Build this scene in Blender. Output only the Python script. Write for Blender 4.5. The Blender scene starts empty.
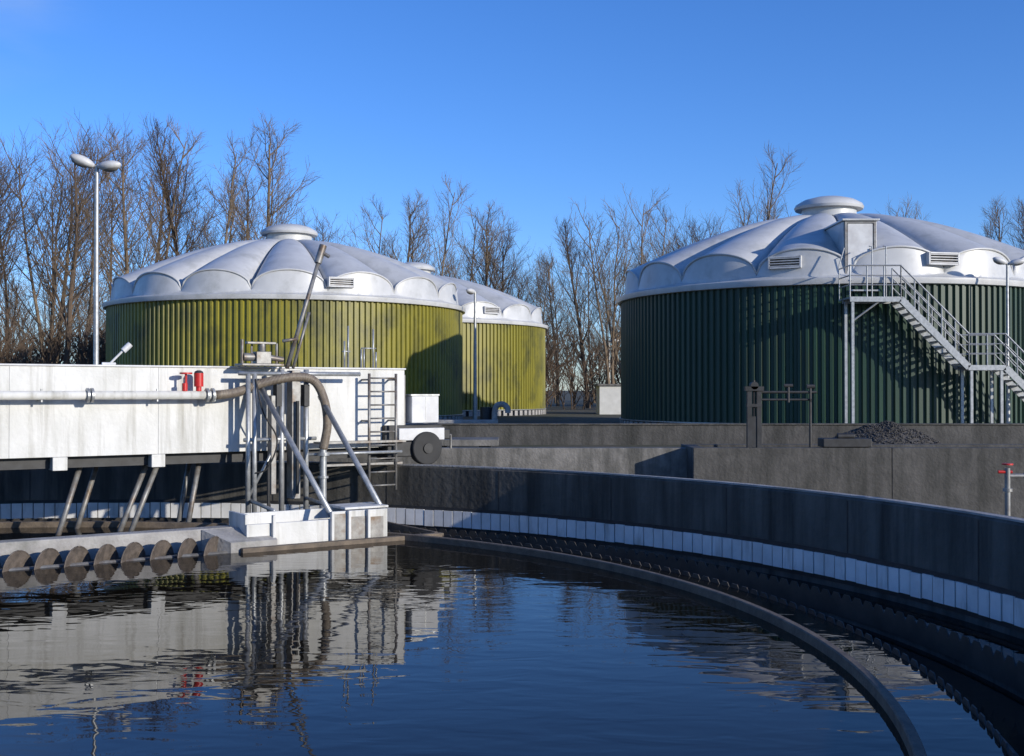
import bpy, math, random
from mathutils import Vector, Matrix, noise
random.seed(7)
scene = bpy.context.scene
COL = scene.collection
rad = math.radians

# ------------------------------------------------------------------ materials
def nd(nt, t, **kw):
    n = nt.nodes.new(t)
    for k, v in kw.items():
        if k.startswith('i_'):
            n.inputs[k[2:].replace('_', ' ')].default_value = v
        else:
            setattr(n, k, v)
    return n

def mat(name, c1, c2=None, rough=0.7, metal=0.0, scale=3.0, stretch=(1, 1, 1), lo=0.35, hi=0.65,
        bump=0.0, bscale=30.0, c3=None, s3=(1, 1, 1), sc3=0.6, lo3=0.5, hi3=0.7, spec=0.5):
    m = bpy.data.materials.new(name); m.use_nodes = True
    nt = m.node_tree; b = nt.nodes['Principled BSDF']
    b.inputs['Roughness'].default_value = rough
    b.inputs['Metallic'].default_value = metal
    b.inputs['Specular IOR Level'].default_value = spec
    if c2 is None: c2 = tuple(x * 0.7 for x in c1)
    geo = nd(nt, 'ShaderNodeTexCoord')
    mp = nd(nt, 'ShaderNodeMapping'); mp.inputs['Scale'].default_value = stretch
    nt.links.new(geo.outputs['Object'], mp.inputs['Vector'])
    n = nd(nt, 'ShaderNodeTexNoise', i_Scale=scale, i_Detail=6.0, i_Roughness=0.6)
    nt.links.new(mp.outputs['Vector'], n.inputs['Vector'])
    r = nd(nt, 'ShaderNodeMapRange'); r.inputs['From Min'].default_value = lo; r.inputs['From Max'].default_value = hi
    nt.links.new(n.outputs['Fac'], r.inputs['Value'])
    mx = nd(nt, 'ShaderNodeMix', data_type='RGBA')
    mx.inputs['A'].default_value = (*c1, 1); mx.inputs['B'].default_value = (*c2, 1)
    nt.links.new(r.outputs['Result'], mx.inputs['Factor'])
    out = mx.outputs['Result']
    if c3:
        mp3 = nd(nt, 'ShaderNodeMapping'); mp3.inputs['Scale'].default_value = s3
        nt.links.new(geo.outputs['Object'], mp3.inputs['Vector'])
        n3 = nd(nt, 'ShaderNodeTexNoise', i_Scale=sc3, i_Detail=5.0, i_Roughness=0.65)
        nt.links.new(mp3.outputs['Vector'], n3.inputs['Vector'])
        r3 = nd(nt, 'ShaderNodeMapRange'); r3.inputs['From Min'].default_value = lo3; r3.inputs['From Max'].default_value = hi3
        nt.links.new(n3.outputs['Fac'], r3.inputs['Value'])
        m3 = nd(nt, 'ShaderNodeMix', data_type='RGBA')
        nt.links.new(out, m3.inputs['A']); m3.inputs['B'].default_value = (*c3, 1)
        nt.links.new(r3.outputs['Result'], m3.inputs['Factor'])
        out = m3.outputs['Result']
    nt.links.new(out, b.inputs['Base Color'])
    if bump > 0:
        nb = nd(nt, 'ShaderNodeTexNoise', i_Scale=bscale, i_Detail=5.0)
        nt.links.new(geo.outputs['Object'], nb.inputs['Vector'])
        bp = nd(nt, 'ShaderNodeBump'); bp.inputs['Strength'].default_value = bump; bp.inputs['Distance'].default_value = 0.05
        nt.links.new(nb.outputs['Fac'], bp.inputs['Height'])
        nt.links.new(bp.outputs['Normal'], b.inputs['Normal'])
    return m

M = {}
M['white'] = mat('white_paint_weathered', (0.62, 0.62, 0.60), (0.50, 0.50, 0.47), 0.6, scale=2, stretch=(1.2, 1.2, .5),
                 c3=(0.27, 0.26, 0.22), s3=(3, 3, .2), sc3=1.6, lo3=.52, hi3=.80, bump=.15, bscale=14)
M['cleanwhite'] = mat('white_sheet', (0.60, 0.61, 0.61), (0.46, 0.46, 0.46), 0.5, scale=3)
M['galv'] = mat('galvanised_steel', (0.42, 0.43, 0.43), (0.28, 0.29, 0.29), 0.42, 0.5, scale=9)
M['steel'] = mat('weathered_steel', (0.26, 0.26, 0.25), (0.16, 0.155, 0.15), 0.5, 0.4, scale=8, c3=(0.13, 0.09, 0.06), sc3=3)
M['dark'] = mat('dark_steel', (0.035, 0.036, 0.038), (0.02, 0.02, 0.02), 0.6, 0.2, scale=6)
M['rubber'] = mat('rubber', (0.02, 0.02, 0.02), (0.03, 0.03, 0.03), 0.8)
M['hose'] = mat('grey_brown_hose', (0.24, 0.20, 0.15), (0.15, 0.12, 0.095), 0.45, scale=10)
M['red'] = mat('red_paint', (0.5, 0.02, 0.015), (0.38, 0.015, 0.012), 0.4, scale=9)
M['blue'] = mat('blue_paint', (0.03, 0.09, 0.3), (0.02, 0.06, 0.2), 0.5)
M['conc_dark'] = mat('stained_concrete', (0.115, 0.108, 0.094), (0.068, 0.064, 0.056), 0.85, scale=1.5, stretch=(1, 1, .5), bump=.35, bscale=9,
                     c3=(0.030, 0.029, 0.025), s3=(2.2, 2.2, .18), sc3=1.2, lo3=.42, hi3=.66)
M['conc'] = mat('light_concrete', (0.36, 0.35, 0.33), (0.25, 0.24, 0.23), 0.85, scale=3, bump=.3, bscale=20,
                c3=(0.14, 0.14, 0.12), sc3=1.3, lo3=.52, hi3=.75)
M['conc_mid'] = mat('mid_concrete', (0.20, 0.19, 0.175), (0.12, 0.115, 0.105), 0.85, scale=3, bump=.3, bscale=20,
                    c3=(0.05, 0.05, 0.045), s3=(2, 2, .25), sc3=1.1, lo3=.42, hi3=.66)
M['conc_darker'] = mat('dark_weathered_concrete', (0.085, 0.081, 0.075), (0.055, 0.053, 0.049), 0.85, scale=3, bump=.35, bscale=14,  # darker concrete tone with random vertical streaks
                    c3=(0.025, 0.025, 0.022), s3=(2, 2, .25), sc3=1.1, lo3=.42, hi3=.68)
M['baffle'] = mat('baffle_board', (0.16, 0.125, 0.09), (0.085, 0.068, 0.052), 0.8, scale=5, bump=.2)
M['disc'] = mat('scum_disc', (0.135, 0.11, 0.09), (0.07, 0.058, 0.048), 0.6, 0.15, scale=9, bump=.3)
M['tile'] = mat('white_weir_plate', (0.74, 0.74, 0.73), (0.58, 0.58, 0.57), 0.6, scale=2.2, c3=(.3, .3, .27), s3=(2, 2, .4), sc3=2, lo3=.54, hi3=.8)
M['weir'] = mat('weir_plate', (0.07, 0.062, 0.052), (0.04, 0.036, 0.032), 0.6, 0.3)
M['roof'] = mat('grp_roof', (0.52, 0.525, 0.52), (0.45, 0.455, 0.45), 0.38, scale=1.2,
                c3=(0.32, 0.325, 0.31), sc3=1.1, lo3=.5, hi3=.8)
M['crease_shade'] = mat('joint_shade', (0.20, 0.20, 0.20), (0.13, 0.13, 0.13), 0.7, scale=4)  # dark tone for dome valley joints, added to paint in the crease shade
M['olive'] = mat('olive_cladding', (0.23, 0.205, 0.020), (0.17, 0.157, 0.018), 0.5, scale=1.5, stretch=(3.5, 3.5, .2),
                 c3=(0.06, 0.062, 0.02), s3=(.7, .7, .5), sc3=1.0, lo3=.46, hi3=.71)
M['green'] = mat('dark_green_cladding', (0.017, 0.052, 0.029), (0.012, 0.038, 0.022), 0.5, scale=1.5, stretch=(2.5, 2.5, .2),
                 c3=(0.026, 0.040, 0.024), s3=(.8, .8, .3), sc3=1.2, lo3=.5, hi3=.8)
M['bark'] = mat('bark', (0.13, 0.09, 0.058), (0.075, 0.053, 0.036), 0.9, scale=2)
M['bark2'] = mat('bark_pale', (0.20, 0.148, 0.095), (0.125, 0.092, 0.06), 0.9, scale=2)
M['shrub'] = mat('shrub_twigs', (0.12, 0.08, 0.05), (0.07, 0.05, 0.033), 0.9, scale=1)
M['gravel'] = mat('gravel', (0.085, 0.078, 0.07), (0.045, 0.042, 0.038), 0.9, scale=6, bump=.4)
M['ground'] = mat('grass_ground', (0.045, 0.05, 0.022), (0.07, 0.06, 0.038), 0.95, scale=.6, bump=.5, bscale=6,
                  c3=(0.10, 0.085, 0.06), sc3=.25, lo3=.52, hi3=.65)
M['apron'] = mat('paved_path', (0.09, 0.088, 0.084), (0.06, 0.058, 0.055), 0.9, scale=2, bump=.3)
M['brickwall'] = mat('shed_render', (0.6, 0.6, 0.57), (0.5, 0.5, 0.47), 0.8, scale=2)

def water_mat(name, col, s1, strength):
    m = bpy.data.materials.new(name); m.use_nodes = True
    nt = m.node_tree; b = nt.nodes['Principled BSDF']
    b.inputs['Base Color'].default_value = (*col, 1)
    b.inputs['Roughness'].default_value = 0.01
    b.inputs['IOR'].default_value = 1.27
    b.inputs['Specular IOR Level'].default_value = 0.36
    geo = nd(nt, 'ShaderNodeTexCoord')
    mp = nd(nt, 'ShaderNodeMapping'); mp.inputs['Scale'].default_value = (0.7, 1.5, 1)
    mp.inputs['Rotation'].default_value = (0, 0, rad(10))
    nt.links.new(geo.outputs['Object'], mp.inputs['Vector'])
    n1 = nd(nt, 'ShaderNodeTexNoise', i_Scale=s1, i_Detail=2.0, i_Roughness=0.45, i_Distortion=0.5)
    n2 = nd(nt, 'ShaderNodeTexNoise', i_Scale=s1 * 3.5, i_Detail=2.0, i_Roughness=0.5)
    nt.links.new(mp.outputs['Vector'], n1.inputs['Vector']); nt.links.new(mp.outputs['Vector'], n2.inputs['Vector'])
    n3 = nd(nt, 'ShaderNodeTexNoise', i_Scale=0.25, i_Detail=1.0)
    nt.links.new(geo.outputs['Object'], n3.inputs['Vector'])
    r3 = nd(nt, 'ShaderNodeMapRange'); r3.inputs['From Min'].default_value = .4; r3.inputs['From Max'].default_value = .6
    r3.inputs['To Min'].default_value = .02; r3.inputs['To Max'].default_value = .13
    nt.links.new(n3.outputs['Fac'], r3.inputs['Value'])
    ml = nd(nt, 'ShaderNodeMath', operation='MULTIPLY')
    nt.links.new(n2.outputs['Fac'], ml.inputs[0]); nt.links.new(r3.outputs['Result'], ml.inputs[1])
    ad = nd(nt, 'ShaderNodeMath', operation='ADD')
    nt.links.new(n1.outputs['Fac'], ad.inputs[0]); nt.links.new(ml.outputs[0], ad.inputs[1])
    bp = nd(nt, 'ShaderNodeBump'); bp.inputs['Strength'].default_value = 1.0; bp.inputs['Distance'].default_value = strength
    nt.links.new(ad.outputs[0], bp.inputs['Height']); nt.links.new(bp.outputs['Normal'], b.inputs['Normal'])
    return m
M['water'] = water_mat('basin_water', (0.010, 0.008, 0.005), 2.1, 0.0045)
M['water2'] = water_mat('launder_water', (0.01, 0.01, 0.008), 2.5, 0.003)

# ------------------------------------------------------------------ geometry helpers
class MB:
    def __init__(s): s.v = []; s.f = []
    def add(s, vs, fs):
        o = len(s.v); s.v += [tuple(v) for v in vs]; s.f += [tuple(i + o for i in f) for f in fs]
    def box(s, c, size, ax=None):
        c = Vector(c); hx, hy, hz = [d / 2 for d in size]
        X, Y, Z = ax if ax else (Vector((1, 0, 0)), Vector((0, 1, 0)), Vector((0, 0, 1)))
        vs = [c + X * (sx * hx) + Y * (sy * hy) + Z * (sz * hz) for sx in (-1, 1) for sy in (-1, 1) for sz in (-1, 1)]
        s.add(vs, [(0, 1, 3, 2), (4, 6, 7, 5), (0, 4, 5, 1), (2, 3, 7, 6), (0, 2, 6, 4), (1, 5, 7, 3)])
    def tube(s, pts, r, n=10, caps=True, r2=None):
        pts = [Vector(p) for p in pts]; N = len(pts); vs = []
        prev = None
        for i, p in enumerate(pts):
            t = (pts[min(i + 1, N - 1)] - pts[max(i - 1, 0)]).normalized()
            if prev is None:
                a = Vector((0, 0, 1)) if abs(t.z) < .9 else Vector((1, 0, 0))
                x = t.cross(a).normalized()
            else:
                x = (prev - t * prev.dot(t)).normalized()
            prev = x; y = t.cross(x)
            rr = r if r2 is None else r + (r2 - r) * i / (N - 1)
            for k in range(n):
                a = 2 * math.pi * k / n
                vs.append(p + (x * math.cos(a) + y * math.sin(a)) * rr)
        fs = []
        for i in range(N - 1):
            for k in range(n):
                fs.append((i * n + k, i * n + (k + 1) % n, (i + 1) * n + (k + 1) % n, (i + 1) * n + k))
        if caps:
            fs.append(tuple(range(n - 1, -1, -1))); fs.append(tuple((N - 1) * n + k for k in range(n)))
        s.add(vs, fs)
    def lathe(s, c, prof, n=64, a0=0, a1=2 * math.pi, closed_prof=False):
        full = abs(a1 - a0 - 2 * math.pi) < 1e-6
        cols = n if full else n + 1; P = len(prof); vs = []
        for j in range(cols):
            a = a0 + (a1 - a0) * j / n
            for (r, z) in prof: vs.append((c[0] + r * math.cos(a), c[1] + r * math.sin(a), c[2] + z))
        fs = []
        for j in range(n):
            j2 = (j + 1) % cols
            for i in range(P if closed_prof else P - 1):
                i2 = (i + 1) % P
                fs.append((j * P + i, j2 * P + i, j2 * P + i2, j * P + i2))
        s.add(vs, fs)
    def obj(s, name, m, parent=None, smooth=False, bevel=0):
        me = bpy.data.meshes.new(name); me.from_pydata(s.v, [], s.f); me.update()
        o = bpy.data.objects.new(name, me); COL.objects.link(o)
        if m: me.materials.append(M[m])
        if smooth is True:
            for p in me.polygons: p.use_smooth = True
        elif smooth:
            for p in me.polygons: p.use_smooth = True
            me.set_sharp_from_angle(angle=rad(smooth))
        if bevel:
            b = o.modifiers.new('bevel', 'BEVEL'); b.width = bevel; b.segments = 2; b.limit_method = 'ANGLE'
        if parent: o.parent = parent
        return o

def empty(name):
    e = bpy.data.objects.new(name, None); COL.objects.link(e); e.empty_display_size = .2; return e
def bez(pts, n=8):
    pts = [Vector(p) for p in pts]; P = [pts[0]] + pts + [pts[-1]]; out = []
    for i in range(1, len(P) - 2):
        for k in range(n):
            t = k / n; a, b, c, d = P[i - 1], P[i], P[i + 1], P[i + 2]
            out.append(.5 * ((2 * b) + (c - a) * t + (2 * a - 5 * b + 4 * c - d) * t * t + (-a + 3 * b - 3 * c + d) * t ** 3))
    out.append(pts[-1]); return out

# z = 0 is the eye level of the photographer; water at -2.5, site ground at -1.56
GZ = -1.56; WZ = -2.5
BC = (-7.75, 10.25)            # centre of round basin
RW = 13.75

# ------------------------------------------------------------------ ground (one mesh with a step and the basin hole)
g = MB()
NX, Y0, Y1 = 600, -400, 27.0
ZL = -2.9
N = 144
inner = []; outer = []
for i in range(N):
    a = 2 * math.pi * i / N; dx, dy = math.cos(a), math.sin(a)
    inner.append((BC[0] + (RW + .3) * dx, BC[1] + (RW + .3) * dy, ZL))
    t = 1e9
    if dx > 1e-9: t = min(t, (NX - BC[0]) / dx)
    if dx < -1e-9: t = min(t, (-NX - BC[0]) / dx)
    if dy > 1e-9: t = min(t, (Y1 - BC[1]) / dy)
    if dy < -1e-9: t = min(t, (Y0 - BC[1]) / dy)
    outer.append((BC[0] + t * dx, BC[1] + t * dy, ZL))
g.add(inner + outer, [(i, N + i, N + (i + 1) % N, (i + 1) % N) for i in range(N)])
g.add([(-NX, Y1, ZL), (NX, Y1, ZL), (NX, Y1, GZ), (-NX, Y1, GZ)], [(0, 1, 2, 3)])
g.add([(-NX, Y1, GZ), (NX, Y1, GZ), (NX, 2500, GZ), (-NX, 2500, GZ)], [(0, 1, 2, 3)])
g.add([(-NX*4, Y1, GZ), (-NX, Y1, GZ), (-NX, 2500, GZ), (-NX*4, 2500, GZ)], [(0, 1, 2, 3)])
g.add([(NX, Y1, GZ), (NX*4, Y1, GZ), (NX*4, 2500, GZ), (NX, 2500, GZ)], [(0, 1, 2, 3)])
g.obj('ground', 'ground')
p = MB()
p.add([(-40, 33.5, GZ + .004), (60, 33.5, GZ + .004), (60, 38, GZ + .004), (-40, 38, GZ + .004)], [(0, 1, 2, 3)])
p.obj('service_path', 'apron')
p = MB()
for (x0, x1, y0, y1) in [(-60, 60, 33.38, 33.5), (-60, 60, 38, 38.12)]:
    p.box(((x0 + x1) / 2, (y0 + y1) / 2, GZ + .03), (x1 - x0, y1 - y0, .14))
p.obj('path_kerb', 'conc')
p = MB()
p.add([(5.0, 27.96, GZ + .004), (40, 27.96, GZ + .004), (40, 33.2, GZ + .004), (5.0, 33.2, GZ + .004)], [(0, 1, 2, 3)])
p.obj('gravel_yard', 'gravel')

# ------------------------------------------------------------------ round settling basin
basin = empty('round_settling_basin')
c0 = (BC[0], BC[1], 0)
b = MB(); b.lathe(c0, [(RW, -3.6), (RW, -1.53), (RW + .03, -1.5), (RW + .36, -1.5), (RW + .39, -1.53), (RW + .39, -3.6)], 240)
b.obj('basin_wall', 'conc_dark', basin, 40)
b = MB(); b.lathe(c0, [(RW + .02, -1.497), (RW + .02, -1.47), (RW + .16, -1.47), (RW + .16, -1.497)], 240, closed_prof=True)
b.obj('wall_coping_rail', 'conc', basin, 40)
b = MB()
for i in range(34):
    a = 2 * math.pi * i / 34 + .07
    d = Vector((math.cos(a), math.sin(a), 0)); t = Vector((-d.y, d.x, 0))
    b.box(Vector(c0) + d * (RW + .0) + Vector((0, 0, -1.95)), (.012, .02, .8), (d, t, Vector((0, 0, 1))))
b.obj('wall_joints', 'dark', basin)
b = MB(); n = 400
for i in range(n):
    a = 2 * math.pi * (i + .5) / n; w = 2 * math.pi * RW / n
    d = Vector((math.cos(a), math.sin(a), 0)); t = Vector((-d.y, d.x, 0))
    off = random.uniform(-.006, .006)
    b.box(Vector(c0) + d * (RW - .03 + off) + Vector((0, 0, -2.50 + off)), (.03, w - .022, .31), (d, t, Vector((0, 0, 1))))
b.obj('weir_tiles', 'tile', basin)
b = MB(); b.lathe(c0, [(RW - .012, -2.28), (RW - .012, -2.72), (RW - .002, -2.72), (RW - .002, -2.28)], 240, closed_prof=True)
b.obj('tile_backing', 'dark', basin)
b = MB()
b.lathe(c0, [(12.5, -3.4), (12.5, -2.62), (12.62, -2.62), (12.62, -3.4)], 240, closed_prof=True)
b.lathe(c0, [(11.42, -3.4), (11.42, -2.6), (11.54, -2.6), (11.54, -3.4)], 240, closed_prof=True)
b.obj('launder_walls', 'conc_dark', basin, 40)
def notch(r, ztop, zbot, pitch, dep, name):
    b = MB(); n = int(2 * math.pi * r / pitch); vs = []; fs = []
    for i in range(n):
        for fr, zt in ((0, ztop), (.25, ztop), (.5, ztop - dep), (.75, ztop)):
            a = 2 * math.pi * (i + fr) / n
            vs += [(BC[0] + r * math.cos(a), BC[1] + r * math.sin(a), zt), (BC[0] + r * math.cos(a), BC[1] + r * math.sin(a), zbot)]
    T = n * 4
    for i in range(T):
        j = (i + 1) % T; fs.append((2 * i, 2 * j, 2 * j + 1, 2 * i + 1))
    b.add(vs, fs)
    o = b.obj(name, 'weir', basin)
    s = o.modifiers.new('s', 'SOLIDIFY'); s.thickness = .012
notch(11.4, -2.45, -2.75, .22, .07, 'inner_notched_weir')
notch(12.48, -2.52, -2.8, .22, .08, 'outer_notched_weir')
b = MB(); b.lathe(c0, [(10.73, -2.9), (10.73, -2.41), (10.742, -2.398), (10.803, -2.398), (10.815, -2.41), (10.815, -2.9)], 300)
b.obj('scum_baffle_ring', 'baffle', basin, 40)
b = MB()
for i in range(60):
    a = 2 * math.pi * i / 60; d = Vector((math.cos(a), math.sin(a), 0)); t = Vector((-d.y, d.x, 0))
    b.box(Vector(c0) + d * 11.11 + Vector((0, 0, -2.58)), (.58, .05, .05), (d, t, Vector((0, 0, 1))))
b.obj('baffle_brackets', 'weir', basin)
w = MB(); w.lathe((BC[0], BC[1], WZ), [(.01, 0), (4, 0), (8, 0), (11.39, 0)], 160)
w.obj('water', 'water')
w = MB(); w.lathe((BC[0], BC[1], -2.86), [(11.55, 0), (12.49, 0)], 160); w.lathe((BC[0], BC[1], -2.80), [(12.63, 0), (RW - .003, 0)], 160)
w.obj('launder_water', 'water2')

# ------------------------------------------------------------------ concrete walls behind the basin
wl = MB(); wl.box((-1.0, 27.15, -2.15), (10.4, .34, 1.58)); wl.obj('retaining_wall', 'conc_mid', bevel=.02)
wl = MB(); wl.box((-38.5, 27.15, -2.2), (64, .34, 1.5)); wl.obj('retaining_wall', 'conc_dark', bevel=.02)
wl = MB()
for i in range(9): wl.box((6.35 + i * 4.5, 26.2, -2.2), (4.49, .3, 1.78))
wl.box((4.25, 27.0, -2.2), (.3, 1.29, 1.78)); wl.box((24.1, 27.8, -1.8), (40, .3, .98))
wl.box((24.1, 27.0, -1.95), (39.6, 1.25, .5))
wl.obj('channel_wall', 'conc_darker', bevel=.015)
wl = MB()
wl.box((8.0, 32.9, -1.3), (22, .35, .62)); wl.obj('basin_wall_far', 'conc_darker', bevel=.02)
wl = MB(); wl.box((8.0, 32.9, -.973), (22.1, .45, .03)); wl.obj('wall_capping', 'conc_dark')
sl = MB(); sl.box((-1.3, 30.2, -1.35), (1.9, 1.6, .16)); sl.box((-1.9, 30.2, -1.5), (.3, 1.4, .14)); sl.box((-.7, 30.2, -1.5), (.3, 1.4, .14))
sl.obj('concrete_slab', 'conc_mid', bevel=.01)

# ------------------------------------------------------------------ digester tanks
def tank(name, cx, cy, R, rim, clad, phase, louvres):
    T = empty(name)
    n = 200; vs = []; fs = []
    zs = [GZ + .35, rim]
    for i in range(n):
        for fr, dr in ((0, 0), (.38, 0), (.52, .085), (.86, .085)):
            a = 2 * math.pi * (i + fr) / n
            for z in zs: vs.append((cx + (R - .085 + dr) * math.cos(a), cy + (R - .085 + dr) * math.sin(a), z))
    Tn = 4 * n
    for i in range(Tn):
        j = (i + 1) % Tn; fs.append((2 * i, 2 * j, 2 * j + 1, 2 * i + 1))
    b = MB(); b.add(vs, fs); b.obj('corrugated_cladding', clad, T)
    b = MB()
    b.lathe((cx, cy, 0), [(R + .03, rim - .12), (R + .14, rim - .10), (R + .17, rim + .02), (R + .17, rim + .10), (R + .04, rim + .14), (R - .6, rim + .16)], 128)
    b.obj('eaves_ring', 'roof', T, 40)
    b = MB(); b.lathe((cx, cy, 0), [(R + .02, GZ + .33), (R + .06, GZ + .33), (R + .06, GZ + .37), (R - .1, GZ + .37)], 128)
    b.obj('drip_flashing', 'galv', T)
    b = MB(); b.lathe((cx, cy, 0), [(R - .12, GZ - .3), (R - .12, GZ + .34)], 128); b.obj('plinth', 'dark', T)
    b = MB(); nb = 110
    for i in range(nb):
        a = 2 * math.pi * i / nb; d = Vector((math.cos(a), math.sin(a), 0)); t = Vector((-d.y, d.x, 0)); Z = Vector((0, 0, 1))
        b.box(Vector((cx, cy, GZ + .14)) + d * (R - .02), (.12, .28, .32), (d, t, Z))
    b.obj('plinth_blocks', 'conc', T)
    # rigid petal dome: each of 16 shells is a half-barrel that widens to the rim and is cut off by an arched gable
    P = 16; S = 32; cols = P * S
    rr = [1.0 + (.90 * R - 1.0) * k / 40 for k in range(41)] + [R * (.90 + .105 * k / 50) for k in range(1, 51)]
    vs = []
    H = 3.25
    def base(x): return H * (1 - min(1, x) ** 2.15)
    def ampf(x): return .02 + 1.08 * x ** 1.15
    def val(x): return rim + .12 + base(x) - ampf(x) * .46 * math.sin(math.pi * min(1, x)) ** .9
    def rendf(q): return R * (.985 - .02 * q)
    for j in range(cols):
        u = (j % S) / S; a = 2 * math.pi * (j / cols) + phase
        q = min(1.0, (2 * u - 1) ** 2)
        lobe = (1 - q) ** .5 * .88
        for r in rr:
            x = r / R
            z = val(x)
            e = max(0.0, min(1.0, (rendf(q) - r) / (.012 * R)))
            z += lobe * ampf(x) * e
            vs.append((cx + r * math.cos(a), cy + r * math.sin(a), z))
    K = len(rr); fs = []
    for j in range(cols):
        j2 = (j + 1) % cols
        for k in range(K - 1): fs.append((j * K + k, j * K + k + 1, j2 * K + k + 1, j2 * K + k))
    b = MB(); b.add(vs, fs); b.obj('petal_dome_roof', 'roof', T, 24)
    b = MB(); bs = MB()
    for p_ in range(P):
        a = 2 * math.pi * p_ / P + phase; pts = []
        for k in range(3, 41, 3):
            r = rr[k]
            pts.append((cx + r * math.cos(a), cy + r * math.sin(a), val(r / R) + .05))
        bs.tube(pts, .065, 6)  # dark tube along each valley joint, so the crease reads as shaded
        pts = []
        for k in range(0, 25):
            u = k / 24; q = (2 * u - 1) ** 2; aa = a + 2 * math.pi / P * u
            r = rendf(q) - .012 * R; x = r / R
            pts.append((cx + (r + .02) * math.cos(aa), cy + (r + .02) * math.sin(aa), val(x) + (1 - q) ** .5 * .88 * ampf(x) + .01))
        b.tube(pts, .045, 6)
    bs.obj('valley_joint_shade', 'crease_shade', T); b.obj('shell_lips', 'roof', T, True)
    zt = rim + .12 + H
    b = MB(); b.lathe((cx, cy, zt), [(1.7, -.42), (1.3, -.05), (1.12, .08), (1.12, .5), (1.2, .5)], 48); b.obj('vent_neck', 'roof', T, 40)
    b = MB(); b.lathe((cx, cy, zt), [(1.0, .42), (1.38, .40), (1.42, .5), (1.36, .62), (1.05, .8), (.6, .92), (.01, .97)], 48)
    b.obj('vent_cap', 'roof', T, 40)
    b = MB(); b2 = MB()
    for (ph, w, h, z) in louvres:
        a = rad(ph) - math.pi / 2
        d = Vector((math.cos(a), math.sin(a), 0)); t = Vector((-d.y, d.x, 0)); Z = Vector((0, 0, 1))
        c = Vector((cx, cy, z)) + d * (R - .5)
        b.box(c + Z * h / 2, (.9, w, .05), (d, t, Z)); b.box(c - Z * h / 2, (.9, w, .05), (d, t, Z))
        b.box(c + t * w / 2, (.9, .05, h + .05), (d, t, Z)); b.box(c - t * w / 2, (.9, .05, h + .05), (d, t, Z))
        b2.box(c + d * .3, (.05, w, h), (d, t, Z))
        for q in range(4):
            b.box(c + d * .4 + Z * (-h / 2 + h * (q + .6) / 4.2), (.1, w, .025), (d, t, Z))
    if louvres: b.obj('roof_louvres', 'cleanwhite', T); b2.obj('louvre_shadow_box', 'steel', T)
    return T

TL = tank('olive_digester_tank', -11.2, 57.8, 8.7, 4.0, 'olive', rad(-90 + 11 + 11.25), [(26, 1.1, .38, 4.7)])
TM = tank('olive_digester_tank', -6.5, 75.9, 8.7, 4.1, 'olive', rad(-90), [(38, 1.1, .38, 4.8)])
TR = tank('green_digester_tank', 13.3, 48.2, 8.7, 3.77, 'green', rad(-90 - 15.4 + 5), [(-25.5, 1.1, .38, 4.5), (11, 1.1, .38, 4.55)])

b = MB(); b.box((12.12, 41.2, 4.9), (1.16, 2.4, 1.96)); b.box((12.12, 41.15, 5.92), (1.3, 2.6, .07)); b.obj('door_dormer', 'roof', TR, bevel=.015)
b = MB(); b.box((12.12, 39.98, 4.88), (.88, .05, 1.82)); b.obj('roof_door', 'cleanwhite', TR, bevel=.01)
b = MB()
for x in (11.62, 12.62): b.box((x, 39.97, 4.9), (.08, .08, 1.94))
b.box((12.12, 39.97, 5.84), (.92, .08, .06)); b.box((12.45, 39.93, 4.85), (.04, .06, .14)); b.obj('door_frame', 'steel', TR)

# ------------------------------------------------------------------ steel stair
ST = empty('access_staircase')
ya, yb = 38.25, 39.15
b = MB(); b.box((12.1, (ya + yb + .35) / 2, 3.08), (1.7, yb - ya + .35, .06)); b.box((15.8, (ya + yb) / 2, .8), (1.25, yb - ya, .06))
b.box((12.1, 39.55, 3.42), (1.0, .3, .05)); b.box((12.1, 39.6, 3.78), (1.0, .25, .05))
for (xa, za, xb, zb, n) in [(12.95, 3.1, 15.2, .82, 12), (16.42, .82, 18.75, GZ, 13)]:
    for i in range(n):
        t = (i + .7) / n
        b.box((xa + (xb - xa) * t, (ya + yb) / 2, za + (zb - za) * t), (.26, yb - ya - .06, .035))
b.obj('treads_and_landings', 'galv', ST)
b = MB(); Y = Vector((0, 1, 0))
for y in (ya, yb):
    for (xa, za, xb, zb) in [(12.95, 3.08, 15.2, .8), (16.42, .8, 18.75, GZ + .03)]:
        A = Vector((xa, y, za)); B_ = Vector((xb, y, zb)); X = (B_ - A).normalized(); Z = X.cross(Y).normalized()
        b.box((A + B_) / 2 - Vector((0, 0, .05)), ((B_ - A).length, .05, .22), (X, Y, Z))
    b.box((12.1, y, 3.02), (1.7, .05, .16)); b.box((15.8, y, .74), (1.25, .05, .16))
b.obj('stringers', 'galv', ST)
b = MB()
for y in (ya, yb):
    path = [(12.95, 3.1), (15.2, .82), (16.42, .82), (18.75, GZ)]
    pre = [(11.25, 3.1)] if y == ya else []
    path = pre + path
    for hz, r in ((1.05, .032), (.72, .02), (.4, .02)):
        b.tube([(x, y, z + hz) for x, z in path], r, 6)
    for (x0, z0), (x1, z1) in zip(path[:-1], path[1:]):
        L = math.hypot(x1 - x0, z1 - z0); n = max(1, round(L / .6))
        for i in range(n + 1):
            t = i / n; b.tube([(x0 + (x1 - x0) * t, y, z0 + (z1 - z0) * t - .08), (x0 + (x1 - x0) * t, y, z0 + (z1 - z0) * t + 1.05)], .024, 6)
for hz in (1.05, .72, .4): b.tube([(11.25, ya, 3.1 + hz), (11.25, 39.5, 3.1 + hz)], .024, 6)
b.tube([(11.25, 39.5, 3.05), (11.25, 39.5, 4.3), (11.45, 39.6, 4.9)], .02, 6)
for x in (12.78, 12.3):
    b.tube([(x, 39.25, 3.05), (x, 39.25, 4.9), (x, 39.55, 4.95)], .022, 6)
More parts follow.
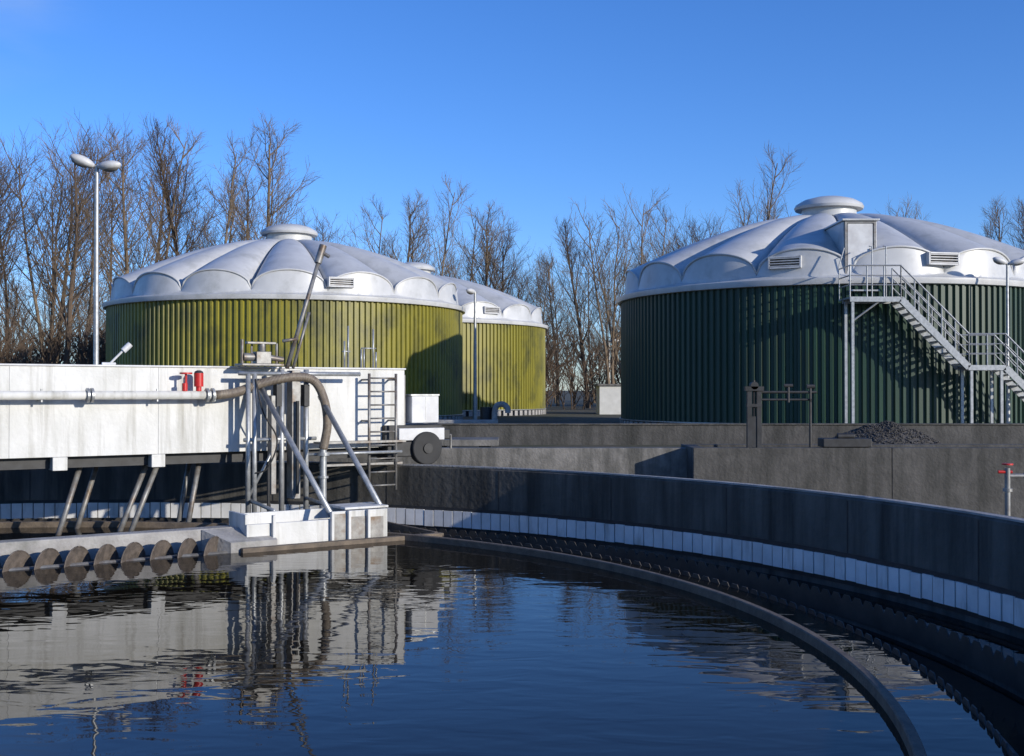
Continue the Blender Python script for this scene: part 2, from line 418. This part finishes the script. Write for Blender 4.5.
b.obj('handrails', 'galv', ST)
b = MB()
for x, z in ((11.35, 3.0), (15.3, .7), (16.3, .7)):
    for y in (ya + .05, yb - .05):
        b.box((x, y, (z + GZ) / 2), (.09, .09, z - GZ))
b.tube([(11.35, ya + .05, 2.3), (12.3, ya + .05, 3.0)], .03, 6)
b.obj('support_columns', 'galv', ST)

# ------------------------------------------------------------------ scraper bridge
BR = empty('scraper_bridge')
B0 = Vector((-2.15, 23, 0)); U = Vector((-.835, -.55, 0)).normalized()
NR = Vector((.55, -.835, 0)).normalized(); ZV = Vector((0, 0, 1)); AX = (U, NR, ZV)
def Pt(s, o, z): return B0 + U * s + NR * o + ZV * z
def bb(m, s0, s1, o0, o1, z0, z1): m.box(Pt((s0 + s1) / 2, (o0 + o1) / 2, (z0 + z1) / 2), (abs(s1 - s0), abs(o1 - o0), abs(z1 - z0)), AX)

L = 18
b = MB()
segs = [0, 2.45, 4.9, 7.35, 9.8, 12.25, 14.7, 17.2]
for s0, s1 in zip(segs[:-1], segs[1:]):
    bb(b, s0 + .001, s1 - .001, 0, -.14, -1.13, .40)
    bb(b, s0 + .001, s1 - .001, -1.46, -1.6, -1.13, .40)
b.obj('parapet_panels', 'white', BR, bevel=.006)
b = MB(); bb(b, -.02, L, .03, -.17, .403, .435); bb(b, -.02, L, -1.43, -1.63, .403, .435); b.obj('parapet_capping', 'cleanwhite', BR, bevel=.006)
b = MB(); bb(b, .0, L, -.15, -1.45, -.75, -.6); bb(b, -.03, .0, -.02, -1.58, -1.12, .3); b.obj('deck', 'conc', BR)
b = MB(); bb(b, .1, L, -.2, -.34, -1.33, -1.14); bb(b, .1, L, -1.25, -1.4, -1.33, -1.14)
for s in [1.2 + 1.9 * i for i in range(9)]: bb(b, s, s + .12, -.35, -1.24, -1.3, -1.16)
b.obj('under_girders', 'dark', BR)
b = MB()
for s in (4.9, 6.55, 8.9, 11.2): bb(b, s - .12, s + .12, .02, -.3, -1.36, -1.134)
b.obj('bearing_brackets', 'white', BR, bevel=.01)
b = MB()
for s, ds in ((4.0, .3), (4.75, .65), (4.95, .65), (6.1, .5), (7.6, .45), (9.3, .5), (11, .5)):
    b.tube([Pt(s, -.5, -1.3), Pt(s + ds, -.45, -2.9)], .05, 8)
for s, ds in ((3.9, .3), (5.6, .5), (7.5, .45)):
    b.tube([Pt(s, -1.35, -1.3), Pt(s + ds, -1.3, -2.9)], .05, 8)
b.obj('scraper_legs', 'steel', BR, True)
b = MB()
b.tube([Pt(L, .28, -.09), Pt(3.95, .28, -.09)], .075, 16)
b.obj('sludge_pipe', 'white', BR, True)
b = MB()
for s in (4.02, 4.12, 6.1, 6.17, 8.8, 8.87): b.tube([Pt(s - .02, .28, -.09), Pt(s + .02, .28, -.09)], .125, 16)
for s in (3.98, 5.0, 6.9, 8.2, 10): b.tube([Pt(s, .28, -.09), Pt(s, .0, -.16)], .022, 6); b.tube([Pt(s, .28, -.2), Pt(s, .28, .02), ], .02, 6)
b.obj('pipe_flanges', 'galv', BR, 40)
b = MB()
hp = bez([Pt(3.95, .28, -.09), Pt(3.6, .34, -.04), Pt(3.1, .45, .14), Pt(2.55, .55, .24), Pt(2.2, .6, .16), Pt(2.0, .6, -.2), Pt(1.94, .6, -.65), Pt(2.0, .55, -1.1)], 8)
b.tube(hp, .075, 14)
for i in range(0, len(hp) - 1):
    for t in (0, .33, .66):
        p0 = hp[i].lerp(hp[i + 1], t); d = (hp[i + 1] - hp[i]).normalized(); b.tube([p0 - d * .01, p0 + d * .01], .083, 12)
b.obj('suction_hose', 'hose', BR, True)
b = MB(); b.tube([Pt(2.0, .55, -1.05), Pt(2.0, .55, -2.6)], .065, 12); b.tube([Pt(2.0, .55, -1.16), Pt(2.0, .55, -1.22)], .12, 12)
b.tube([Pt(2.0, .55, -1.6), Pt(2.0, .55, -1.64)], .10, 12)
b.obj('down_pipe', 'galv', BR, 40)
b = MB()
for s in (4.27, 4.52):
    b.tube([Pt(s, .28, -.02), Pt(s, .28, .12)], .05, 12)
b.tube([Pt(4.27, .28, .06), Pt(4.27, .28, .30)], .085, 12)
b.tube([Pt(4.5, .28, .28), Pt(4.5, .28, .31)], .11, 14)
b.tube([Pt(4.5, .28, .1), Pt(4.5, .28, .29)], .022, 8)
b.obj('red_valves', 'red', BR, 40)
b = MB(); b.lathe(Pt(4.27, .28, .30), [(.085, 0), (.07, .03), (.03, .05), (.01, .05)], 12); b.obj('valve_cap', 'dark', BR)

b = MB()
for s in (3.42, 3.3): b.tube([Pt(s, .45, .3), Pt(s, .45, -2.7)], .045, 8)
for s in (2.78, 2.3): b.tube([Pt(s, .45, .38), Pt(s, .45, -2.7)], .05, 8)
b.tube([Pt(3.15, .4, .02), Pt(2.95, 3.0, -2.05)], .05, 8)
b.tube([Pt(2.0, .4, -.12), Pt(2.0, 3.0, -2.05)], .05, 8)
b.tube([Pt(3.6, .45, .3), Pt(1.2, .45, .3)], .04, 8)
b.tube([Pt(3.5, .45, -.9), Pt(2.1, .45, -.9)], .035, 8)
b.tube([Pt(3.42, .45, -1.95), Pt(2.78, .45, -.8)], .03, 8)
b.tube([Pt(2.3, .45, -1.2), Pt(.3, .45, -1.2)], .03, 8)
for s in (3.36, 2.3): b.tube([Pt(s, .45, -2.0), Pt(s + .3, 2.3, -2.0)], .035, 8)
b.obj('lifting_frame', 'galv', BR, True)
b = MB(); bb(b, 2.45, 2.62, .3, .55, -2.0, .36); bb(b, 2.9, 3.0, .3, .5, -1.9, -.1); b.obj('guide_column', 'steel', BR, bevel=.01)
b = MB()
for s in (2.32, 2.86): bb(b, s - .05, s + .05, .36, .54, -.3, .1)
b.tube([Pt(2.54, .62, -.2), Pt(2.54, .62, -1.9)], .03, 8)
b.tube([Pt(3.05, .5, -1.3), Pt(3.05, .5, -2.6)], .03, 8)
b.obj('guide_rollers', 'dark', BR)
b = MB(); cab = bez([Pt(3.3, .5, .2), Pt(3.2, .62, -.4), Pt(2.95, .66, -.9), Pt(3.1, .6, -1.4), Pt(3.3, .5, -1.5)], 6); b.tube(cab, .016, 6)
b.obj('power_cables', 'rubber', BR, True)
b = MB(); bb(b, 2.75, 3.55, .1, .5, .44, .48); bb(b, 2.97, 3.25, .2, .42, .48, .70); bb(b, 2.85, 3.4, .22, .36, .84, .88)
b.tube([Pt(3.1, .3, .70), Pt(3.1, .3, .86)], .06, 12); b.tube([Pt(3.48, .3, .45), Pt(3.48, .3, .92)], .03, 8); b.tube([Pt(2.82, .3, .45), Pt(2.82, .3, .86)], .025, 8)
b.tube([Pt(3.3, .3, .45), Pt(3.3, .3, .8)], .018, 8)
b.obj('gearbox', 'steel', BR, 40, bevel=.01)
b = MB(); b.tube([Pt(3.2, .3, .6), Pt(3.46, .3, .6)], .075, 14); b.tube([Pt(2.97, .3, .6), Pt(2.7, .3, .56)], .05, 12); b.obj('drive_motor', 'steel', BR, 40)
b = MB()
b.tube([Pt(2.66, .4, .4), Pt(2.02, .4, 2.45)], .04, 8); b.tube([Pt(2.54, .4, .4), Pt(2.22, .4, 1.45)], .028, 8)
b.tube([Pt(2.75, .42, .9), Pt(2.45, .42, .95)], .03, 8)
b.obj('crane_mast', 'steel', BR, True)
b = MB(); b.tube([Pt(2.05, .4, 2.38), Pt(1.94, .4, 2.72)], .07, 10); b.tube([Pt(2.0, .4, 2.6), Pt(1.86, .5, 2.5)], .035, 8); b.obj('mast_head', 'steel', BR, 40)
b = MB()
for s, h in ((1.28, .95), (1.2, 1.25), (.92, .8), (.86, .8), (.66, 1.2), (.6, .75)): b.tube([Pt(s, -.07, .42), Pt(s, -.07, h)], .018, 6)
b.tube([Pt(1.32, -.07, .75), Pt(1.16, -.07, .75)], .015, 6); b.tube([Pt(.92, -.07, .82), Pt(.6, -.07, .82)], .015, 6)
b.obj('deck_rods', 'galv', BR, True)
b = MB()
for s in (.36, .94): b.tube([Pt(s, .32, .32), Pt(s, .32, -1.95)], .028, 8)
for i in range(9): b.tube([Pt(.36, .32, -1.85 + i * .26), Pt(.94, .32, -1.85 + i * .26)], .018, 6)
for s in (.36, .94):
    for z in (.2, -.6): b.tube([Pt(s, .32, z), Pt(s, .0, z)], .02, 6)
b.obj('ladder', 'steel', BR, True)
b = MB()
bb(b, .15, 2.0, .1, .35, -1.02, -.98); bb(b, .2, 1.9, .12, .3, -1.45, -1.41)
b.obj('service_brackets', 'steel', BR)
b = MB()
O0 = 2.35
bb(b, 2.0, 3.0, 3.1, 3.16, -2.46, -1.98); bb(b, 3.0, 4.45, 3.1, 3.16, -2.46, -2.1)
bb(b, 2.0, 2.06, O0, 3.09, -2.46, -2.0); bb(b, 4.39, 4.45, O0, 3.09, -2.46, -1.95)
bb(b, 2.06, 4.39, O0, O0 + .06, -2.46, -2.0)
bb(b, 2.07, 4.38, O0 + .07, 3.09, -2.3, -2.22)
for s in (2.35, 2.7, 3.0, 4.0): bb(b, s, s + .05, 3.165, 3.24, -2.46, -1.97)
bb(b, 1.95, 2.75, 2.45, 3.1, -1.97, -1.93)
b.obj('float_box', 'white', BR, bevel=.01)
b = MB(); bb(b, 2.4, 2.68, 3.162, 3.17, -2.44, -2.08); bb(b, 2.77, 2.98, 3.162, 3.17, -2.44, -2.02); bb(b, 2.08, 2.33, 3.162, 3.17, -2.44, -2.1); b.obj('float_box_gap_shade', 'steel', BR)  # flat darker plates on the front face stand for the shade in its gaps
b = MB(); bb(b, 1.05, 4.6, 3.26, 3.4, -2.6, -2.43); bb(b, 1.05, 1.12, .2, 3.2, -2.6, -2.43); b.obj('scum_board', 'baffle', BR, bevel=.01)
b = MB(); bb(b, 4.5, 16, 2.5, 2.8, -2.6, -2.16); b.obj('scum_trough', 'conc', BR, bevel=.02)
b = MB(); vs = [Pt(4.0, 3.3, -2.34), Pt(4.75, 3.3, -2.34), Pt(5.05, 2.82, -2.17), Pt(4.0, 2.82, -2.17)]
b.add(vs + [v - ZV * .4 for v in vs], [(0, 1, 2, 3), (7, 6, 5, 4), (0, 4, 5, 1), (1, 5, 6, 2), (2, 6, 7, 3), (3, 7, 4, 0)]); b.obj('trough_ramp', 'conc', BR)
b = MB(); b2 = MB()
for i in range(27):
    s = 4.95 + i * .40 + random.uniform(-.012, .012); c = Pt(s, 3.2, -2.55)
    yaw = random.uniform(-.04, .04)
    ax = (U * (-.66 + yaw) + NR * .75).normalized(); e1 = ZV; e2 = ax.cross(e1).normalized()
    vs = []; n = 36
    for lay, off in ((0, .0), (1, .015)):
        for k in range(n):
            a = 2 * math.pi * k / n; r = .31
            vs.append(c + ax * (off - .05) + (e1 * math.cos(a) + e2 * math.sin(a)) * r)
    vs.append(c - ax * .09); vs.append(c - ax * .13)
    fs = []
    for k in range(n):
        k2 = (k + 1) % n; fs += [(k, k2, n + k2, n + k), (n + k, n + k2, 2 * n), (k2, k, 2 * n + 1)]
    b.add(vs, fs)
    rim = [c - ax * .04 + (e1 * math.cos(2 * math.pi * k / 28) + e2 * math.sin(2 * math.pi * k / 28)) * .305 for k in range(29)]
    b2.tube(rim, .011, 6)
b.obj('screw_blades', 'disc', BR, 40); b2.obj('blade_rims', 'disc', BR, True)
b = MB(); b.tube([Pt(4.3, 3.2, -2.55), Pt(16, 3.2, -2.55)], .08, 12); b.obj('screw_shaft', 'steel', BR, True)
b = MB(); bb(b, -.72, -.1, .12, -.25, -.66, -.12); b.obj('control_cabinet', 'cleanwhite', BR, bevel=.015)
b = MB(); bb(b, -.73, -.08, .13, -.26, -.115, -.085); bb(b, -.42, -.41, .125, .118, -.6, -.14); b.obj('cabinet_trim', 'galv', BR)
b = MB(); bb(b, -.78, .25, .25, .13, -1.0, -.76); b.obj('carriage_plate', 'cleanwhite', BR, bevel=.01)
b = MB(); bb(b, -.8, .5, .12, -1.6, -1.2, -.7); bb(b, -1.0, -.8, .1, -.5, -1.0, -.8); bb(b, -.1, .5, .24, .13, -1.32, -1.02); b.obj('end_carriage', 'dark', BR, bevel=.02)
b = MB()
for s, o in ((-.35, .33), (-.35, -1.35)):
    b.tube([Pt(s, o, -1.16), Pt(s, o - .2, -1.16)], .33, 28)
b.obj('drive_wheels', 'rubber', BR, 40, bevel=.02)
b = MB(); b.tube([Pt(-.35, .36, -1.16), Pt(-.35, .33, -1.16)], .1, 20); b.obj('wheel_hub', 'dark', BR, 40)
b = MB(); b.tube([Pt(-.9, .0, -.9), Pt(-1.1, -.05, -.92), Pt(-1.1, -.05, -1.2)], .025, 8); b.obj('track_scraper', 'steel', BR, 40)
b = MB(); b.tube([Pt(5.75, -.08, .42), Pt(5.45, -.05, .74)], .02, 8); b.tube([Pt(5.5, -.05, .68), Pt(5.38, -.04, .80)], .055, 10); b.tube([Pt(5.85, -.08, .45), Pt(5.62, -.08, .45)], .03, 8)
b.obj('bridge_floodlight', 'cleanwhite', BR, 40)

# ------------------------------------------------------------------ street lamps
def ellips(m, c, ax, size, n=14):
    X, Y, Z = ax; vs = []; fs = []; K = 9
    for i in range(K):
        ph = math.pi * i / (K - 1)
        for k in range(n):
            a = 2 * math.pi * k / n
            vs.append(Vector(c) + X * (size[0] * math.cos(ph)) + Y * (size[1] * math.sin(ph) * math.cos(a)) + Z * (size[2] * math.sin(ph) * math.sin(a)))
    for i in range(K - 1):
        for k in range(n): fs.append((i * n + k, i * n + (k + 1) % n, (i + 1) * n + (k + 1) % n, (i + 1) * n + k))
    m.add(vs, fs)
def lamp(x, y, ztop, dirs, r=.07, s=1.0):
    Lp = empty('street_lamp')
    b = MB(); b.tube([(x, y, GZ - .1), (x, y, GZ + 1.2)], r * 1.25, 12); b.tube([(x, y, GZ + 1.2), (x, y, ztop)], r, 12, r2=r * .7); b.obj('pole', 'galv', Lp, 40)
    b = MB(); h = MB(); l = MB()
    for (dx, dy, up) in dirs:
        d = Vector((dx, dy, 0)).normalized(); D = (d + Vector((0, 0, up))).normalized(); t = d.cross(ZV).normalized(); Zz = t.cross(D).normalized()
        p0 = Vector((x, y, ztop - .05)); p1 = p0 + D * .12 * s
        b.tube([p0, p1], .05, 8)
        c = p1 + D * .32 * s
        ellips(h, c, (D, t, Zz), (.38 * s, .21 * s, .15 * s)); ellips(l, c - Zz * .07 * s + D * .04, (D, t, Zz), (.27 * s, .15 * s, .12 * s))
    b.obj('bracket', 'galv', Lp); h.obj('luminaire', 'cleanwhite', Lp, True); l.obj('lens', 'steel', Lp, True)
lamp(-12.3, 34, 6.65, [(-1, -.25, .42), (1, -.3, .05)], .085, 1.0)
lamp(-1.8, 56, 4.8, [(-.6, -1, .1), ], .09, .9)
lamp(16.9, 39.2, 4.35, [(-1, -.2, .35), (1, -.2, .2)], .06, .7)
lamp(8.3, 98, 4.2, [(1, -.2, .1)], .08, 1.0)

# ------------------------------------------------------------------ small things
SH = empty('white_shed')
b = MB(); b.box((7.7, 75.0, -.68), (4.2, 3, 1.9)); b.obj('walls', 'brickwall', SH)
b = MB(); b.box((7.7, 75.0, .33), (4.5, 3.3, .12)); b.obj('flat_roof', 'conc_mid', SH, bevel=.02)
b = MB(); b.box((9.0, 73.48, -.75), (.9, .05, 1.6)); b.obj('door', 'steel', SH)
GN = empty('gooseneck_vent_pipe')
b = MB(); b.tube(bez([(-.75, 50, GZ), (-.75, 50, -.95), (-.65, 50, -.68), (-.4, 50, -.62), (-.2, 50, -.78), (-.18, 50, -1.0)], 6), .13, 14); b.obj('pipe', 'conc', GN, True)
b = MB(); b.tube([(-1.1, 50.6, GZ), (-1.1, 50.6, -.75)], .3, 20); b.obj('dark_drum', 'dark', GN, 40)
b = MB(); b.box((-1.9, 49.5, -1.42), (2.6, .6, .28)); b.box((-3.6, 50, -1.36), (.5, .8, .4)); b.obj('concrete_blocks', 'conc', bevel=.02)

PS = empty('penstock_gear')
b = MB()
for x in (5.4, 5.62): b.box((x, 26.2, -.62), (.10, .14, 1.38))
b.box((5.51, 26.2, .03), (.42, .2, .1)); b.box((5.51, 26.2, -.35), (.34, .16, .07)); b.box((5.51, 26.2, -.95), (.26, .1, .7))
b.tube([(5.51, 26.2, -1.2), (5.51, 26.2, .22)], .03, 8); b.tube([(5.51, 26.1, .1), (5.51, 26.3, .1)], .09, 12)
b.tube([(5.62, 26.2, -.05), (6.95, 26.25, -.05)], .03, 8); b.tube([(5.62, 26.2, -.22), (6.8, 26.25, -.22)], .025, 8)
for x in (6.3, 6.8): b.tube([(x, 26.22, .1), (x, 26.22, -.28)], .03, 8)
b.tube([(6.8, 26.22, -.2), (6.8, 26.22, -1.3)], .03, 8)
b.tube([(6.2, 26.22, .1), (6.4, 26.22, .1)], .04, 8); b.tube([(6.72, 26.22, .08), (6.9, 26.22, .08)], .05, 8)
b.obj('frame_and_spindle', 'dark', PS)
b = MB(); b.box((7.6, 26.3, -1.2), (1.1, .5, .2)); b.tube([(7.4, 26.2, -1.05), (7.8, 26.2, -1.05)], .07, 10); b.obj('gear_base', 'dark', PS, bevel=.02)

gp = MB(); cxp, cyp = 9.85, 30.6
PX, PY, PH = 1.75, 1.25, .78
nr, na = 14, 44; vs = []; fs = []
def pz(x, y, r): return .16 * noise.noise(Vector((x * 1.9, y * 1.9, 0))) * max(0, 1 - r) + PH * max(0, 1 - r) ** .8
for i in range(nr + 1):
    r = i / nr
    for k in range(na):
        a = 2 * math.pi * k / na
        x = cxp + PX * r * math.cos(a); y = cyp + PY * r * math.sin(a)
        vs.append((x, y, GZ - .02 + pz(x, y, r)))
for i in range(nr):
    for k in range(na): fs.append((i * na + k, (i + 1) * na + k, (i + 1) * na + (k + 1) % na, i * na + (k + 1) % na))
gp.add(vs, fs)
for _ in range(3600):
    a = random.uniform(0, 2 * math.pi); r = random.random() ** .6 * 1.1
    x = cxp + PX * r * math.cos(a); y = cyp + PY * r * math.sin(a)
    z = GZ + pz(x, y, r)
    s = random.uniform(.015, .04); q = Matrix.Rotation(random.uniform(0, 3), 3, Vector((random.random(), random.random(), random.random() + .1)).normalized())
    vs = [Vector((x, y, z)) + q @ Vector(v) * s for v in ((1, 0, 0), (-1, 0, 0), (0, .8, 0), (0, -.8, 0), (0, 0, .7), (0, 0, -.7))]
    gp.add(vs, [(0, 2, 4), (2, 1, 4), (1, 3, 4), (3, 0, 4), (2, 0, 5), (1, 2, 5), (3, 1, 5), (0, 3, 5)])
gp.obj('gravel_pile', 'gravel')

HY = empty('standpipe_hydrant')
hx, hy = 6.35, 14.75
b = MB(); b.tube([(hx, hy, -3.0), (hx, hy, -1.0)], .035, 12); b.tube([(hx, hy, -1.15), (hx - .02, hy, -1.1), (hx + .3, hy, -1.1)], .03, 10); b.tube([(hx, hy, -1.3), (hx, hy, -1.26)], .06, 12); b.obj('pipe', 'steel', HY, 40)
b = MB(); b.tube([(hx, hy, -.96), (hx, hy, -.94)], .07, 14); b.tube([(hx - .12, hy, -1.05), (hx + .06, hy, -1.05)], .02, 8); b.obj('red_handle', 'red', HY, 40)
b = MB(); b.tube([(hx + .22, hy, -1.1), (hx + .32, hy, -1.1)], .045, 12); b.obj('blue_coupling', 'blue', HY, 40)

# ------------------------------------------------------------------ bare trees
def tree_mesh(name, seed, H, spread, matname, stems=1, dens=1.0, first=.18):
    rnd = random.Random(seed); m = MB()
    def perp(d):
        a = Vector((rnd.uniform(-1, 1), rnd.uniform(-1, 1), rnd.uniform(-1, 1))); return (a - d * a.dot(d)).normalized()
    cnt = (25, 9, 7, 4)
    def grow(p, d, Ln, r, lev):
        ns = (9, 5, 3, 2)[lev]; sides = (7, 4, 3, 3)[lev]
        pts = [p.copy()]; dirs = [d.copy()]
        cur = p.copy(); dd = d.copy()
        wob = (.10, .18, .2, .2)[lev]; up = (.03, .16, .12, .06)[lev]
        for i in range(ns):
            dd = (dd + perp(dd) * rnd.uniform(0, wob) + Vector((0, 0, up))).normalized()
            cur = cur + dd * (Ln / ns); pts.append(cur.copy()); dirs.append(dd.copy())
        m.tube(pts, r, sides, caps=False, r2=r * (.22 if lev < 2 else .45))
        if lev == 3: return
        n = int(cnt[lev] * dens * rnd.uniform(.8, 1.2)); f0 = first if lev == 0 else .18
        for k in range(n):
            t = f0 + (1 - f0) * (k + rnd.random()) / n
            fi = min(t * ns, ns - 1e-3); i = int(fi); q = pts[i].lerp(pts[i + 1], fi - i); dq = dirs[i + 1]
            ang = rad(rnd.uniform(*((30, 58), (25, 50), (20, 48))[lev]))
            nd_ = (dq * math.cos(ang) + perp(dq) * math.sin(ang)).normalized()
            if lev == 0:
                rel = (t - f0) / (1 - f0)
                l2 = H * spread * (.4 + 1.05 * math.sin(math.pi * min(1, rel * .7 + .2))) * rnd.uniform(.65, 1.1) * (1 - .4 * rel)
            elif lev == 1: l2 = Ln * (1 - .45 * t) * rnd.uniform(.42, .72)
            else: l2 = max(.5, Ln * (1 - .4 * t) * rnd.uniform(.5, .8))
            rr = max((0.045, .018, .0095)[lev], r * (1 - .75 * t) * rnd.uniform(.33, .5)) if lev < 2 else .0095
            grow(q, nd_, l2, rr, lev + 1)
    for s in range(stems):
        off = Vector((rnd.uniform(-1, 1), rnd.uniform(-1, 1), 0)) * (.0 if stems == 1 else H * .12)
        d = (Vector((0, 0, 1)) + off * .25 / max(H * .12, .1) * (1 if stems > 1 else 0) + Vector((rnd.uniform(-.05, .05), rnd.uniform(-.05, .05), 0))).normalized()
        grow(Vector((0, 0, -.2)) + off, d, H * rnd.uniform(.85, 1) if stems > 1 else H * .9, H * .0125 / (1 if stems == 1 else 1.5), 0)
    me = bpy.data.meshes.new(name); me.from_pydata(m.v, [], m.f); me.update(); me.materials.append(M[matname])
    return me
V = [tree_mesh('tree_a', 1, 18, .27, 'bark'), tree_mesh('tree_b', 2, 18, .24, 'bark2', dens=1.0), tree_mesh('tree_c', 3, 18, .33, 'bark', dens=.95, first=.25),
     tree_mesh('tree_d', 4, 18, .26, 'bark2', stems=2, dens=.8), tree_mesh('tree_e', 5, 18, .28, 'bark2', stems=3, dens=.65)]
SHB = tree_mesh('thicket', 9, 5, .3, 'shrub', stems=6, dens=.5, first=.05)
def place(me, name, x, y, h, base, parent=None):
    o = bpy.data.objects.new(name, me); COL.objects.link(o)
    s = h / base; o.location = (x, y, GZ); o.scale = (s, s, s * random.uniform(.97, 1.03)); o.rotation_euler = (0, 0, random.uniform(0, 6.28))
    if parent: o.parent = parent
    return o
trees = [(-37, 78, 18.5, 2), (-33.5, 76, 19.5, 0), (-31, 80, 20.5, 4), (-29.0, 74, 18, 2), (-27, 84, 21, 3), (-25.5, 78, 19.5, 1), (-23.5, 86, 22, 0),
         (-21.5, 82, 19.0, 3), (-19.8, 88, 18.5, 1), (-17.7, 84, 22.5, 1), (-14.8, 94, 15.5, 2), (-12, 96, 17, 3), (-9.8, 98, 18.5, 1), (-7.2, 95, 18, 3), (-5, 102, 17.5, 4),
         (-2.6, 100, 17.8, 1), (-.5, 98, 16, 0), (1.9, 108, 14, 3), (4.4, 110, 14.5, 1), (6.5, 98, 16.5, 0), (9.2, 94, 18.0, 4), (11.8, 97, 17, 3), (14, 112, 16, 1),
         (17.2, 102, 17, 2), (20, 98, 20.5, 3), (22.5, 103, 19, 1), (26, 110, 16, 2), (31, 112, 16, 0), (36, 100, 17.5, 3), (39.5, 92, 16.5, 1), (43, 90, 17, 0), (47, 96, 17, 2),
         (-41, 84, 20, 1), (-45, 80, 19, 0), (-50, 88, 21, 3), (52, 100, 18, 4), (-35, 88, 20, 1), (-30, 92, 20, 0), (-39, 92, 20, 3)]
for (x, y, h, v) in trees: place(V[v], 'bare_tree', x, y, h, 18)
DW = empty('distant_woods')
for i in range(44):
    x = -80 + i * 3.7 + random.uniform(-1.5, 1.5); y = random.uniform(122, 150)
    place(V[i % 5], 'woods_tree', x, y, random.uniform(13, 18), 18, DW)
TH = empty('undergrowth')
for i in range(62):
    x = -62 + i * 2.05 + random.uniform(-1, 1); y = random.uniform(86, 112)
    place(SHB, 'thicket_clump', x, y, random.uniform(3.5, 7), 5, TH)
for i in range(24):
    x = -48 + i * 1.25 + random.uniform(-1, 1); y = random.uniform(68, 78)
    place(SHB, 'thicket_clump', x, y, random.uniform(4, 7), 5, TH)

# ------------------------------------------------------------------ light, sky, camera
EL = 15; AZ = math.atan2(.8, -.6)
S = Vector((math.sin(AZ) * math.cos(rad(EL)), math.cos(AZ) * math.cos(rad(EL)), math.sin(rad(EL))))
sd = bpy.data.lights.new('sun', 'SUN'); sd.energy = 4.8; sd.angle = rad(.53); sd.color = (1, .93, .82)
so = bpy.data.objects.new('sun', sd); COL.objects.link(so); so.rotation_euler = S.to_track_quat('Z', 'Y').to_euler(); so.location = (60, -40, 40)
W = bpy.data.worlds.new('World'); scene.world = W; W.use_nodes = True; nt = W.node_tree
sky = nt.nodes.new('ShaderNodeTexSky'); sky.sky_type = 'NISHITA'; sky.sun_disc = False; sky.sun_elevation = rad(EL); sky.sun_rotation = AZ
sky.air_density = 1.0; sky.dust_density = .3; sky.ozone_density = 3.5; sky.altitude = 400
hs = nt.nodes.new('ShaderNodeHueSaturation'); hs.inputs['Saturation'].default_value = 1.15
mx = nt.nodes.new('ShaderNodeMix'); mx.data_type = 'RGBA'; mx.blend_type = 'MULTIPLY'; mx.inputs['Factor'].default_value = 1
mx.inputs['B'].default_value = (.92, 1.07, 1.52, 1)
bg = nt.nodes['Background']
nt.links.new(sky.outputs[0], hs.inputs['Color']); nt.links.new(hs.outputs[0], mx.inputs['A'])
tc = nt.nodes.new('ShaderNodeTexCoord')
ds = nt.nodes.new('ShaderNodeVectorMath'); ds.operation = 'DISTANCE'; ds.inputs[1].default_value = (-.415, .85, .335)
nt.links.new(tc.outputs['Generated'], ds.inputs[0])
fr = nt.nodes.new('ShaderNodeMapRange'); fr.inputs['From Min'].default_value = .0; fr.inputs['From Max'].default_value = .12; fr.inputs['To Min'].default_value = .45; fr.inputs['To Max'].default_value = 0
nt.links.new(ds.outputs['Value'], fr.inputs['Value'])
mpw = nt.nodes.new('ShaderNodeMapping'); mpw.inputs['Scale'].default_value = (5, 5, 16)
nt.links.new(tc.outputs['Generated'], mpw.inputs['Vector'])
nz = nt.nodes.new('ShaderNodeTexNoise'); nz.inputs['Scale'].default_value = 2.0; nz.inputs['Detail'].default_value = 5
nt.links.new(mpw.outputs['Vector'], nz.inputs['Vector'])
nr_ = nt.nodes.new('ShaderNodeMapRange'); nr_.inputs['From Min'].default_value = .35; nr_.inputs['From Max'].default_value = .7
nt.links.new(nz.outputs['Fac'], nr_.inputs['Value'])
mm = nt.nodes.new('ShaderNodeMath'); mm.operation = 'MULTIPLY'; nt.links.new(fr.outputs['Result'], mm.inputs[0]); nt.links.new(nr_.outputs['Result'], mm.inputs[1])
cm = nt.nodes.new('ShaderNodeMix'); cm.data_type = 'RGBA'; cm.inputs['B'].default_value = (3.6, 4.4, 5.6, 1)
nt.links.new(mm.outputs[0], cm.inputs['Factor']); nt.links.new(mx.outputs['Result'], cm.inputs['A'])
nt.links.new(cm.outputs['Result'], bg.inputs[0]); bg.inputs[1].default_value = .135

cd = bpy.data.cameras.new('camera'); cd.sensor_width = 36; cd.lens = 36 * 1150 / 1024; cd.clip_end = 6000; cd.clip_start = .05
co = bpy.data.objects.new('camera', cd); COL.objects.link(co); co.location = (0, 0, 0); co.rotation_euler = (rad(90) + math.atan(12 / 1150), 0, 0)
scene.camera = co
scene.view_settings.view_transform = 'Standard'; scene.view_settings.look = 'None'; scene.view_settings.exposure = 0
